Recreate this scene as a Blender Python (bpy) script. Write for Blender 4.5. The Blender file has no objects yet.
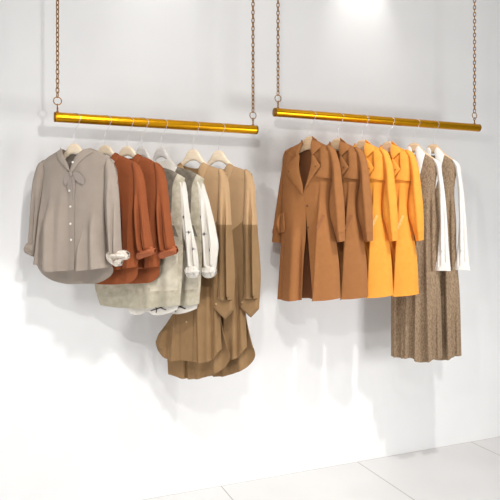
import bpy, bmesh, math, random
import numpy as np
from mathutils import Vector, Matrix
from mathutils.geometry import delaunay_2d_cdt
random.seed(4)
scene = bpy.context.scene
COL = scene.collection

# ---------------------------------------------------------------- camera
cam_data = bpy.data.cameras.new('camera')
cam = bpy.data.objects.new('camera', cam_data); COL.objects.link(cam)
cam.location = (0, -3.8, 1.755)
cam.rotation_euler = (math.radians(90), 0, math.radians(-22.5))
cam_data.sensor_width = 36.0
cam_data.lens = 604.0 / 500.0 * 36.0
cam_data.shift_y = -27.0 / 500.0
cam_data.clip_start = 0.05
scene.camera = cam

# ---------------------------------------------------------------- world, lights, exposure
world = bpy.data.worlds.new('world'); scene.world = world
world.use_nodes = True
bg = world.node_tree.nodes['Background']
bg.inputs['Color'].default_value = (0.985, 0.99, 1.0, 1)
bg.inputs['Strength'].default_value = 0.2

def aim(o, target):
    o.rotation_euler = (Vector(target) - o.location).to_track_quat('-Z', 'Y').to_euler()

def lamp(name, kind, loc, energy, target=None, color=(1, 1, 1), **kw):
    l = bpy.data.lights.new(name, kind); l.energy = energy; l.color = color
    for k, v in kw.items(): setattr(l, k, v)
    o = bpy.data.objects.new(name, l); COL.objects.link(o); o.location = loc
    if target: aim(o, target)
    return o

lamp('shop_spotlight', 'SPOT', (0.6, -2.3, 2.5), 44, (1.6, 0, 1.9), (1, 0.99, 0.975), shadow_soft_size=0.035, spot_size=math.radians(130), spot_blend=0.8)
for dx, dy, de in ((0.92, -0.30, 8), (2.46, -0.28, 14)):
    lamp('wall_washer', 'SPOT', (dx, dy, 3.86), de, (dx, 0, 3.35), (1, 0.98, 0.94), shadow_soft_size=0.05, spot_size=math.radians(62), spot_blend=1.0)
for dx, dy, de, rad in ((0.75, -2.7, 235, 0.12), (2.4, -2.0, 185, 0.05)):
    lamp('ceiling_spotlight', 'SPOT', (dx, dy, 3.85), de, (dx, 0, -0.1), (1, 0.99, 0.98), shadow_soft_size=rad, spot_size=math.radians(60), spot_blend=0.9)
lamp('soft_fill_light', 'AREA', (-2.4, -2.8, 0.6), 54, (1.2, 0, 0.0), (0.98, 0.99, 1.0), shape='RECTANGLE', size=2.2, size_y=1.1)  # added fill lamp from the left, lifts the lower wall; no window modelled
lamp('soft_fill_light', 'AREA', (3.5, -4.0, 1.2), 66, (1.6, 0, 0.3), (0.98, 0.99, 1.0), shape='RECTANGLE', size=1.1, size_y=1.3)  # added fill lamp grazing from the right to bring out the folds

vs = scene.view_settings
vs.view_transform = 'Standard'; vs.look = 'None'; vs.gamma = 1.0; vs.use_curve_mapping = False
vs.exposure = 0.1

# ---------------------------------------------------------------- materials
def srgb(r, g, b):
    f = lambda c: (c / 255 / 12.92) if c / 255 <= 0.04045 else ((c / 255 + 0.055) / 1.055) ** 2.4
    return (f(r), f(g), f(b), 1)

def nodes_of(name):
    m = bpy.data.materials.new(name); m.use_nodes = True
    nt = m.node_tree; b = nt.nodes['Principled BSDF']
    tc = nt.nodes.new('ShaderNodeTexCoord')
    return m, nt, b, tc

def noise(nt, tc, scale, detail=3, stretch=None):
    n = nt.nodes.new('ShaderNodeTexNoise'); n.inputs['Scale'].default_value = scale; n.inputs['Detail'].default_value = detail
    if stretch:
        mp = nt.nodes.new('ShaderNodeMapping'); mp.inputs['Scale'].default_value = stretch
        nt.links.new(tc.outputs['Object'], mp.inputs['Vector']); nt.links.new(mp.outputs['Vector'], n.inputs['Vector'])
    else:
        nt.links.new(tc.outputs['Object'], n.inputs['Vector'])
    return n

def mixcol(nt, fac, a, b, lo=0.3, hi=0.7):
    r = nt.nodes.new('ShaderNodeValToRGB')
    r.color_ramp.elements[0].position = lo; r.color_ramp.elements[0].color = a
    r.color_ramp.elements[1].position = hi; r.color_ramp.elements[1].color = b
    nt.links.new(fac, r.inputs['Fac'])
    return r.outputs['Color']

def fabric(name, c1, c2, scale=14, weave=420, bump=0.12, rough=0.9, sheen=0.04, stretch=None, crumple=0.14):
    m, nt, b, tc = nodes_of(name)
    n = noise(nt, tc, scale, 4, stretch)
    nt.links.new(mixcol(nt, n.outputs['Fac'], c1, c2), b.inputs['Base Color'])
    b.inputs['Roughness'].default_value = rough
    b.inputs['Sheen Weight'].default_value = sheen
    b.inputs['Specular IOR Level'].default_value = 0.2
    w = noise(nt, tc, weave, 1)
    k = noise(nt, tc, 16, 2, (1.0, 1.0, 0.45))
    b1 = nt.nodes.new('ShaderNodeBump'); b1.inputs['Strength'].default_value = bump; b1.inputs['Distance'].default_value = 0.002
    nt.links.new(w.outputs['Fac'], b1.inputs['Height'])
    b2 = nt.nodes.new('ShaderNodeBump'); b2.inputs['Strength'].default_value = crumple; b2.inputs['Distance'].default_value = 0.02
    nt.links.new(k.outputs['Fac'], b2.inputs['Height'])
    nt.links.new(b2.outputs['Normal'], b1.inputs['Normal'])
    nt.links.new(b1.outputs['Normal'], b.inputs['Normal'])
    return m

def plain(name, c, rough=0.5, metal=0.0):
    m, nt, b, tc = nodes_of(name)
    n = noise(nt, tc, 60, 2)
    d = tuple(x * 0.9 for x in c[:3]) + (1,)
    nt.links.new(mixcol(nt, n.outputs['Fac'], d, c), b.inputs['Base Color'])
    b.inputs['Roughness'].default_value = rough; b.inputs['Metallic'].default_value = metal
    return m

M = {}
M['gray'] = fabric('taupe_cotton', srgb(156, 143, 131), srgb(162, 149, 137))
M['gray_lining'] = fabric('pale_printed_lining', srgb(196, 180, 160), srgb(240, 232, 222), scale=70)
M['gray_ribbon'] = fabric('grey_ribbon', srgb(150, 138, 129), srgb(158, 146, 137))
M['rust'] = fabric('rust_cotton', srgb(140, 75, 42), srgb(146, 80, 46))
M['rust_cuff'] = fabric('rust_cuff_cotton', srgb(164, 92, 58), srgb(172, 99, 65))
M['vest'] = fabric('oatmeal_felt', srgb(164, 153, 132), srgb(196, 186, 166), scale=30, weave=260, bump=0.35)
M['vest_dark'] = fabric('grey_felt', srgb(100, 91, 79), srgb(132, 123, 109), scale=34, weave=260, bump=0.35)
M['vest_light'] = fabric('pale_felt', srgb(178, 168, 147), srgb(204, 195, 176), scale=18, weave=260, bump=0.35)
M['vest_band'] = fabric('ribbed_felt', srgb(172, 163, 142), srgb(188, 180, 160), scale=30, weave=300, bump=0.4)
M['white_shirt'] = fabric('white_cotton', srgb(208, 201, 190), srgb(216, 210, 200), crumple=0.35)
M['thread'] = fabric('dark_embroidery_thread', srgb(66, 58, 62), srgb(92, 84, 86))
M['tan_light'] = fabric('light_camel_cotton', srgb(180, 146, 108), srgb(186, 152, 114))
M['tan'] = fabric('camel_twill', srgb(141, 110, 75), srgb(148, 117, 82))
M['brown'] = fabric('brown_wool', srgb(156, 103, 60), srgb(161, 107, 63), scale=30)
M['brown_lining'] = fabric('brown_lining', srgb(98, 58, 34), srgb(106, 64, 38), scale=30)  # lower inside of the coat: darker brown stands in for shade
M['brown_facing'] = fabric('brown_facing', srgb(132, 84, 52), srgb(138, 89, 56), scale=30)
M['orange'] = fabric('orange_wool', srgb(240, 158, 62), srgb(243, 164, 68), scale=30)
M['brown_welt'] = fabric('brown_welt', srgb(140, 90, 56), srgb(150, 98, 62), scale=60)
M['orange_welt'] = fabric('orange_welt', srgb(240, 166, 80), srgb(246, 196, 128), scale=120)
M['orange_inside_shade'] = fabric('orange_inside_shade', srgb(192, 92, 18), srgb(198, 98, 22), scale=30)  # same painted shade in deep orange, for the orange coats
M['orange_inside'] = fabric('orange_inside', srgb(220, 124, 36), srgb(226, 130, 42), scale=30)
M['tweed'] = fabric('brown_tweed', srgb(124, 101, 78), srgb(168, 144, 117), scale=120, weave=300, bump=0.5, stretch=(1, 1, 0.55))
M['blouse'] = fabric('white_blouse_cotton', srgb(230, 226, 219), srgb(238, 234, 228), crumple=0.3)
M['button_white'] = plain('pearl_button', srgb(240, 236, 228), 0.3)
M['button_brown'] = plain('brown_button', srgb(96, 58, 32), 0.35)
M['button_orange'] = plain('amber_button', srgb(196, 110, 30), 0.35)
M['button_tan'] = plain('tan_button', srgb(196, 164, 120), 0.35)
M['steel'] = plain('bright_steel', srgb(228, 226, 224), 0.3, 0.5)
M['gold'] = plain('brushed_gold', srgb(222, 158, 26), 0.3, 1.0)
M['brass'] = plain('antique_brass', srgb(168, 120, 62), 0.3, 1.0)
M['cap'] = plain('dark_brass_cap', srgb(150, 108, 40), 0.4, 1.0)

def wood(name, a, b_):
    m, nt, b, tc = nodes_of(name)
    n = noise(nt, tc, 9, 4, (2.0, 2.0, 14.0))
    nt.links.new(mixcol(nt, n.outputs['Fac'], a, b_), b.inputs['Base Color'])
    b.inputs['Roughness'].default_value = 0.45
    return m
M['wood'] = wood('pale_beech', srgb(232, 210, 180), srgb(240, 223, 198))
M['wood_tan'] = wood('honey_beech', srgb(214, 178, 138), srgb(230, 198, 158))
M['grey_wood'] = wood('grey_painted_hanger', srgb(196, 190, 184), srgb(210, 205, 199))

def wall_material():
    m, nt, b, tc = nodes_of('white_plaster')
    n = noise(nt, tc, 1.6, 3)
    nt.links.new(mixcol(nt, n.outputs['Fac'], srgb(236, 235, 234), srgb(242, 241, 239)), b.inputs['Base Color'])
    b.inputs['Roughness'].default_value = 0.7
    k = noise(nt, tc, 90, 3)
    bp = nt.nodes.new('ShaderNodeBump'); bp.inputs['Strength'].default_value = 0.05; bp.inputs['Distance'].default_value = 0.002
    nt.links.new(k.outputs['Fac'], bp.inputs['Height']); nt.links.new(bp.outputs['Normal'], b.inputs['Normal'])
    return m
M['wall'] = wall_material()

def tile_material(x0, size):
    m, nt, b, tc = nodes_of('large_pale_floor_tiles')
    sep = nt.nodes.new('ShaderNodeSeparateXYZ'); nt.links.new(tc.outputs['Object'], sep.inputs[0])
    def mth(op, a, bb=None):
        n = nt.nodes.new('ShaderNodeMath'); n.operation = op
        for i, v in enumerate((a, bb)):
            if v is None: continue
            if isinstance(v, (int, float)): n.inputs[i].default_value = v
            else: nt.links.new(v, n.inputs[i])
        return n.outputs[0]
    def joint(c, off):
        f = mth('FRACT', mth('DIVIDE', mth('ADD', mth('SUBTRACT', c, off), 50 * size), size))
        return mth('LESS_THAN', mth('ABSOLUTE', mth('SUBTRACT', f, 0.5)), 0.5 - 0.0038 / size)   # 1 inside a tile
    inside = mth('MULTIPLY', joint(sep.outputs['X'], x0), joint(sep.outputs['Y'], 0.0))
    n = noise(nt, tc, 1.4, 4)
    tile = mixcol(nt, n.outputs['Fac'], srgb(220, 218, 216), srgb(228, 226, 224))
    mx = nt.nodes.new('ShaderNodeMix'); mx.data_type = 'RGBA'
    nt.links.new(inside, mx.inputs[0])
    mx.inputs[6].default_value = srgb(176, 168, 162)
    nt.links.new(tile, mx.inputs[7])
    nt.links.new(mx.outputs[2], b.inputs['Base Color'])
    b.inputs['Roughness'].default_value = 0.35
    return m
M['tile'] = tile_material(1.3645, 1.062)

# ---------------------------------------------------------------- object helpers
def link_mesh(name, verts, faces, mats, parent=None, midx=None, smooth=True):
    me = bpy.data.meshes.new(name)
    me.from_pydata([tuple(map(float, v)) for v in verts], [], [tuple(map(int, f)) for f in faces])
    for m in (mats if isinstance(mats, list) else [mats]): me.materials.append(m)
    if midx is not None: me.polygons.foreach_set('material_index', np.asarray(midx, dtype=np.int32))
    if smooth: me.polygons.foreach_set('use_smooth', np.ones(len(me.polygons), dtype=bool))
    me.update()
    o = bpy.data.objects.new(name, me); COL.objects.link(o)
    if parent: o.parent = parent
    return o

def thicken(V, F, mi, t):
    """give a cloth sheet real thickness: an outer skin, an inner skin and a rim along every open edge"""
    V = np.asarray(V, float); F = np.asarray([tuple(f) for f in F], int); mi = np.asarray(mi, int)
    fn = np.cross(V[F[:, 1]] - V[F[:, 0]], V[F[:, 2]] - V[F[:, 0]])
    N = np.zeros_like(V)
    for k in range(3): np.add.at(N, F[:, k], fn)
    N /= np.linalg.norm(N, axis=1)[:, None] + 1e-12
    n = len(V); out = V + N * t / 2; inn = V - N * t / 2
    cnt = {}
    for f, m in zip(F, mi):
        for a, b in ((f[0], f[1]), (f[1], f[2]), (f[2], f[0])):
            k = (a, b) if a < b else (b, a)
            cnt.setdefault(k, []).append((a, b, m))
    rim = [v[0] for v in cnt.values() if len(v) == 1]
    faces = [tuple(f) for f in F] + [tuple(f[::-1] + n) for f in F]; m2 = list(mi) + list(mi)
    verts = np.vstack([out, inn]); extra = []; ids = {}
    def dupe(i):                       # rim has vertices of its own, so that the edge stays crisp
        if i not in ids: ids[i] = 2 * n + len(extra); extra.append(verts[i])
        return ids[i]
    for a, b, m in rim:
        faces.append((dupe(b), dupe(a), dupe(a + n), dupe(b + n))); m2.append(m)
    if extra: verts = np.vstack([verts, np.array(extra)])
    return verts, faces, m2

def empty(name, loc, rz, label, cat, group=None):
    o = bpy.data.objects.new(name, None); COL.objects.link(o)
    o.location = loc; o.rotation_euler = (0, 0, rz); o.empty_display_size = 0.1
    o['label'] = label; o['category'] = cat
    if group: o['group'] = group
    return o

def copy_thing(root, loc, label, swap=None):
    def rec(o, parent):
        c = o.copy(); COL.objects.link(c)
        if parent:
            c.parent = parent
        if swap and o.type == 'MESH':
            key = (o.data.name, tuple(swap))
            if key not in recoloured:
                d = o.data.copy()
                for i, m in enumerate(d.materials):
                    if m.name in swap: d.materials[i] = swap[m.name]
                recoloured[key] = d
            c.data = recoloured[key]
        for ch in list(o.children): rec(ch, c)
        return c
    c = rec(root, None); c.location = loc; c['label'] = label
    return c
recoloured = {}

def structure(o): o['kind'] = 'structure'; return o

def box(name, lo, hi, mat, parent=None, bevel=0.0):
    bm = bmesh.new(); bmesh.ops.create_cube(bm, size=1)
    for v in bm.verts:
        v.co = Vector([(lo[i] + hi[i]) / 2 + v.co[i] * (hi[i] - lo[i]) for i in range(3)])
    if bevel: bmesh.ops.bevel(bm, geom=bm.edges[:], offset=bevel, segments=2, affect='EDGES')
    me = bpy.data.meshes.new(name); bm.to_mesh(me); bm.free(); me.materials.append(mat)
    o = bpy.data.objects.new(name, me); COL.objects.link(o)
    if parent: o.parent = parent
    return o

def tube(path, r, n=8, closed=False, caps=True):
    P = [Vector(p) for p in path]; N = len(P); verts = []; faces = []
    t0 = (P[1] - P[0]).normalized()
    nrm = t0.orthogonal().normalized()
    for i in range(N):
        if closed: t = (P[(i + 1) % N] - P[i - 1]).normalized()
        else: t = (P[min(i + 1, N - 1)] - P[max(i - 1, 0)]).normalized()
        nrm = (nrm - t * nrm.dot(t)).normalized(); bn = t.cross(nrm)
        for k in range(n):
            a = 2 * math.pi * k / n
            verts.append(P[i] + (nrm * math.cos(a) + bn * math.sin(a)) * r)
    for i in range(N if closed else N - 1):
        j = (i + 1) % N
        for k in range(n):
            l = (k + 1) % n
            faces.append((i * n + k, i * n + l, j * n + l, j * n + k))
    if not closed and caps:
        faces.append(tuple(range(n))[::-1]); faces.append(tuple((N - 1) * n + k for k in range(n)))
    return verts, faces

def lathe_x(profile, n=40):          # profile of (x, r) turned about the x axis
    verts = []; faces = []
    for x, r in profile:
        for k in range(n):
            a = 2 * math.pi * k / n
            verts.append((x, r * math.cos(a), r * math.sin(a)))
    for i in range(len(profile) - 1):
        for k in range(n):
            l = (k + 1) % n
            faces.append((i * n + k, i * n + l, (i + 1) * n + l, (i + 1) * n + k))
    faces.append(tuple(range(n))[::-1]); faces.append(tuple((len(profile) - 1) * n + k for k in range(n)))
    return verts, faces

# ---------------------------------------------------------------- cloth helpers
# a garment is drafted flat, in metres: u across, z down from the hanger's crown; y is depth, -y is the front
def unpack(outl):
    pts = [(p[0], p[1]) for p in outl]; fl = [p[2] if len(p) > 2 else '' for p in outl]
    return pts, ['c' in f for f in fl], ['o' in f for f in fl]

def mirror_half(half):               # right half, centre top to centre bottom -> whole outline
    n = len(half); out = [list(p) + ([''] if len(p) < 3 else []) for p in half]
    first = 0 if abs(half[0][0]) < 0.012 else None
    res = [tuple(p) for p in out]
    left = []
    for i in range(n - 1, -1, -1):
        f = out[i][2]; corner = 'c' if 'c' in f else ''
        seg = out[i - 1][2] if i > 0 else ''
        left.append((-out[i][0], out[i][1], corner + ('o' if 'o' in seg else '')))
    if abs(half[-1][0]) < 0.012:
        res[-1] = (0.0, half[-1][1], left[0][2]); left = left[1:]
    else:
        res[-1] = (res[-1][0], res[-1][1], res[-1][2] + 'o')
    if abs(half[0][0]) < 0.012:
        res[0] = (0.0,) + res[0][1:]; left = left[:-1]
    return res + left

def flip(outl):                      # mirrored copy of a closed outline
    n = len(outl); out = []
    for i in range(n - 1, -1, -1):
        f = outl[i][2] if len(outl[i]) > 2 else ''
        g = outl[i - 1][2] if len(outl[i - 1]) > 2 else ''
        out.append((-outl[i][0], outl[i][1], ('c' if 'c' in f else '') + ('o' if 'o' in g else '')))
    return out

def fliplines(folds): return [dict(f, l=[(-a, b) for a, b in f['l']], **({'s': -f['s']} if 's' in f else {})) for f in folds]

def smooth_loop(outl, step, closed=True):
    pts, cor, opn = unpack(outl); n = len(pts); P = np.array(pts); out = []; seg = []
    for i in range(n if closed else n - 1):
        p1, p2 = P[i], P[(i + 1) % n]
        p0 = P[i - 1] if (closed or i > 0) else p1
        p3 = P[(i + 2) % n] if (closed or i + 2 < n) else p2
        if cor[i]: p0 = p1 - (p2 - p1)
        if cor[(i + 1) % n]: p3 = p2 + (p2 - p1)
        L = np.linalg.norm(p2 - p1)
        def tang(a, b, c):
            la = np.linalg.norm(b - a) + 1e-9; lb = np.linalg.norm(c - b) + 1e-9
            t = ((b - a) / la * lb + (c - b) / lb * la) / (la + lb)
            return t * L
        m1, m2 = tang(p0, p1, p2), tang(p1, p2, p3)
        k = max(1, int(round(L / step)))
        for j in range(k):
            t = j / k
            h = (2*t**3 - 3*t**2 + 1) * p1 + (t**3 - 2*t**2 + t) * m1 + (-2*t**3 + 3*t**2) * p2 + (t**3 - t**2) * m2
            out.append(h); seg.append(opn[i])
    if not closed: out.append(P[-1])
    return np.array(out), seg

def dist_segs(p, A, B):              # smallest distance of points p to segments, and the place along the chain
    p = np.atleast_2d(p); best = np.full(len(p), 9.0); bt = np.zeros(len(p)); n = len(A)
    for i in range(n):
        d = B[i] - A[i]; q = p - A[i]
        t = np.clip((q @ d) / (d @ d + 1e-12), 0, 1)
        D = np.hypot(q[:, 0] - t * d[0], q[:, 1] - t * d[1])
        m = D < best
        best[m] = D[m]; bt[m] = (i + t[m]) / n
    return best, bt

def inside(poly, p):
    x, y = p[:, 0], p[:, 1]; r = np.zeros(len(p), bool); n = len(poly)
    for i in range(n):
        x1, y1 = poly[i]; x2, y2 = poly[(i + 1) % n]
        c = (y1 > y) != (y2 > y)
        with np.errstate(divide='ignore', invalid='ignore'):
            r ^= c & (x < (x2 - x1) * (y - y1) / (y2 - y1 + 1e-15) + x1)
    return r

FOLD = 1.9
class Surface:
    def __init__(s, outl, T, R, y0=0.0, sign=1, folds=(), ripple=0.0, rip_f=40, env=0.03):
        pts, seg = smooth_loop(outl, 0.02); n = len(pts)
        idx = [i for i in range(n) if not seg[i]]
        s.A = pts[idx]; s.B = pts[[(i + 1) % n for i in idx]]
        s.T, s.R, s.y0, s.sign, s.folds, s.ripple, s.rip_f, s.env = T, R, y0, sign, folds, ripple, rip_f, env
        s.ztop = pts[:, 1].max(); s.zbot = pts[:, 1].min()
    def __call__(s, p):
        p = np.atleast_2d(np.asarray(p, float))
        d, _ = dist_segs(p, s.A, s.B)
        f = np.sqrt(np.clip(1 - (1 - np.clip(d / s.R, 0, 1)) ** 2, 0, 1))
        h = s.T * f
        e = np.clip(d / s.env, 0, 1)
        for fo in s.folds:
            L = np.array(fo['l'], float)
            D, t = dist_segs(p, L[:-1], L[1:])
            ramp = np.clip(t / 0.45, 0, 1); ramp = 0.12 + 0.88 * ramp * ramp * (3 - 2 * ramp)
            if 's' in fo:                       # a pleat: one crisp edge, the cloth raised on one side of it
                lz = L[::-1, 1] if L[0, 1] > L[-1, 1] else L[:, 1]; lu = L[::-1, 0] if L[0, 1] > L[-1, 1] else L[:, 0]
                du = fo['s'] * (p[:, 0] - np.interp(p[:, 1], lz, lu))
                q = np.clip(du / 0.006 + 0.5, 0, 1)
                h = h + FOLD * fo['a'] * np.exp(-np.maximum(du, 0) / fo['w']) * np.exp(-(np.maximum(p[:, 1] - lz[-1], 0) / 0.03) ** 2) * q * q * (3 - 2 * q) * ramp * e
            else:
                h = h + FOLD * fo['a'] * np.exp(-(D / fo['w']) ** 2) * ramp * e
        if s.ripple:
            g = np.clip((s.ztop - p[:, 1]) / max(s.ztop - s.zbot, 0.01), 0, 1)
            h = h + 1.5 * s.ripple * g * np.sin(p[:, 0] * s.rip_f + 1.3 * np.sin(p[:, 1] * 4.0)) * e
        return s.y0 - s.sign * h

def triangulate(outl, step, regions=()):
    loop, seg = smooth_loop(outl, step); n = len(loop)
    lo, hi = loop.min(0), loop.max(0)
    gx = np.arange(lo[0], hi[0], step); gy = np.arange(lo[1], hi[1], step * 0.87)
    G = np.array([(x + (0.5 * step if j % 2 else 0), y) for j, y in enumerate(gy) for x in gx])
    G = G[inside(loop, G)] if len(G) else np.zeros((0, 2))
    if len(G):
        d, _ = dist_segs(G, loop, np.roll(loop, -1, 0)); G = G[d > 0.55 * step]
    verts = list(map(tuple, loop)); edges = [(i, (i + 1) % n) for i in range(n)]
    rl = []
    for poly, mi in regions:
        q, _ = smooth_loop(poly, step); rl.append((q, mi))
        if len(G):
            d, _ = dist_segs(G, q, np.roll(q, -1, 0)); G = G[d > 0.45 * step]
        b = len(verts); verts += list(map(tuple, q)); edges += [(b + i, b + (i + 1) % len(q)) for i in range(len(q))]
    verts += list(map(tuple, G))
    V, _, F, *_ = delaunay_2d_cdt([Vector(v) for v in verts], edges, [], 0, 1e-6)
    V = np.array([(v.x, v.y) for v in V]); F = np.array([f for f in F if len(f) == 3])
    c = V[F].mean(1); k = inside(loop, c); F = F[k]; c = c[k]
    mi = np.zeros(len(F), int)
    for q, m in rl: mi[inside(q, c)] = m
    used = np.unique(F); remap = -np.ones(len(V), int); remap[used] = np.arange(len(used))
    V, F = V[used], remap[F]
    # front is -y: wind so that the normal of a front sheet points to -y
    a, b, cc = V[F[:, 0]], V[F[:, 1]], V[F[:, 2]]
    area = (b[:, 0]-a[:, 0])*(cc[:, 1]-a[:, 1]) - (b[:, 1]-a[:, 1])*(cc[:, 0]-a[:, 0])
    F[area < 0] = F[area < 0][:, ::-1]
    return V, F, mi

def weld(verts, faces, midx, eps=2e-4):
    verts = np.asarray(verts); key = np.round(verts / eps).astype(int); seen = {}; idx = np.zeros(len(verts), int); out = []
    for i, k in enumerate(map(tuple, key)):
        if k not in seen: seen[k] = len(out); out.append(verts[i])
        idx[i] = seen[k]
    f2 = []; m2 = []
    for f, m in zip(faces, midx):
        g = tuple(idx[list(f)])
        if len(set(g)) == 3: f2.append(g); m2.append(m)
    return np.array(out), f2, m2

def sheet(outl, surf, step, regions=(), off=0.0, back=False):
    V, F, mi = triangulate(outl, step, regions)
    y = surf(V) - off
    P = np.column_stack([V[:, 0], y, V[:, 1]])
    if back: F = F[:, ::-1]
    return P, F, mi

def cloth(name, sheets, mats, parent, solid=0.003):
    vs_, fs_, ms_ = [], [], []; b = 0
    for P, F, mi in sheets:
        vs_.append(P); fs_.append(F + b); ms_.append(mi); b += len(P)
    v, f, m = weld(np.vstack(vs_), np.vstack(fs_), np.concatenate(ms_))
    v, f, m = thicken(v, f, m, solid)
    return link_mesh(name, v, f, mats, parent, m)

def patch(name, outl, surf, off, mat, parent, step=0.005, bulge=0.0, R=0.02, solid=0.003):
    V, F, mi = triangulate(outl, step)
    y = surf(V) - off
    if bulge:
        loop, _ = smooth_loop(outl, 0.01)
        d, _ = dist_segs(V, loop, np.roll(loop, -1, 0))
        y = y - bulge * np.sqrt(np.clip(1 - (1 - np.clip(d / R, 0, 1)) ** 2, 0, 1))
    v, f, m = thicken(np.column_stack([V[:, 0], y, V[:, 1]]), F, mi, solid)
    return link_mesh(name, v, f, mat, parent, m)

def pillow(name, outl, T, R, y0, folds, mats, parent, step=0.006, regions=(), ripple=0.0, tb=None):
    """closed soft form (sleeve, cuff): a front and a back sheet joined along every seam"""
    sf = Surface(outl, T, R, y0, 1, folds, env=0.018); sb = Surface(outl, tb or T * 0.8, R, y0, -1)
    o = cloth(name, [sheet(outl, sf, step, regions), sheet(outl, sb, step, regions, back=True)], mats, parent, 0.002)
    return o, sf

def button(surf, p, r, mat, parent, off=0.004):
    y = float(surf([p])[0]) - off
    prof = [(0.0, r * 0.9), (-0.001, r), (-0.0028, r), (-0.0034, r * 0.86), (-0.0026, r * 0.7), (-0.0024, r * 0.25)]
    v, f = lathe_x([(x, q) for x, q in prof], 18)
    v = [(a[1] + p[0], a[0] + y, a[2] + p[1]) for a in v]
    return link_mesh('button', v, f, mat, parent)

def strip(points, width):            # thin band polygon along a drawn line
    P = np.array(points, float); L = []; Rr = []
    for i in range(len(P)):
        t = P[min(i + 1, len(P) - 1)] - P[max(i - 1, 0)]; t /= np.linalg.norm(t)
        n = np.array([-t[1], t[0]]) * width / 2
        L.append(tuple(P[i] + n)); Rr.append(tuple(P[i] - n))
    return [a + ('c',) for a in L] + [a + ('c',) for a in Rr[::-1]]

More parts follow.
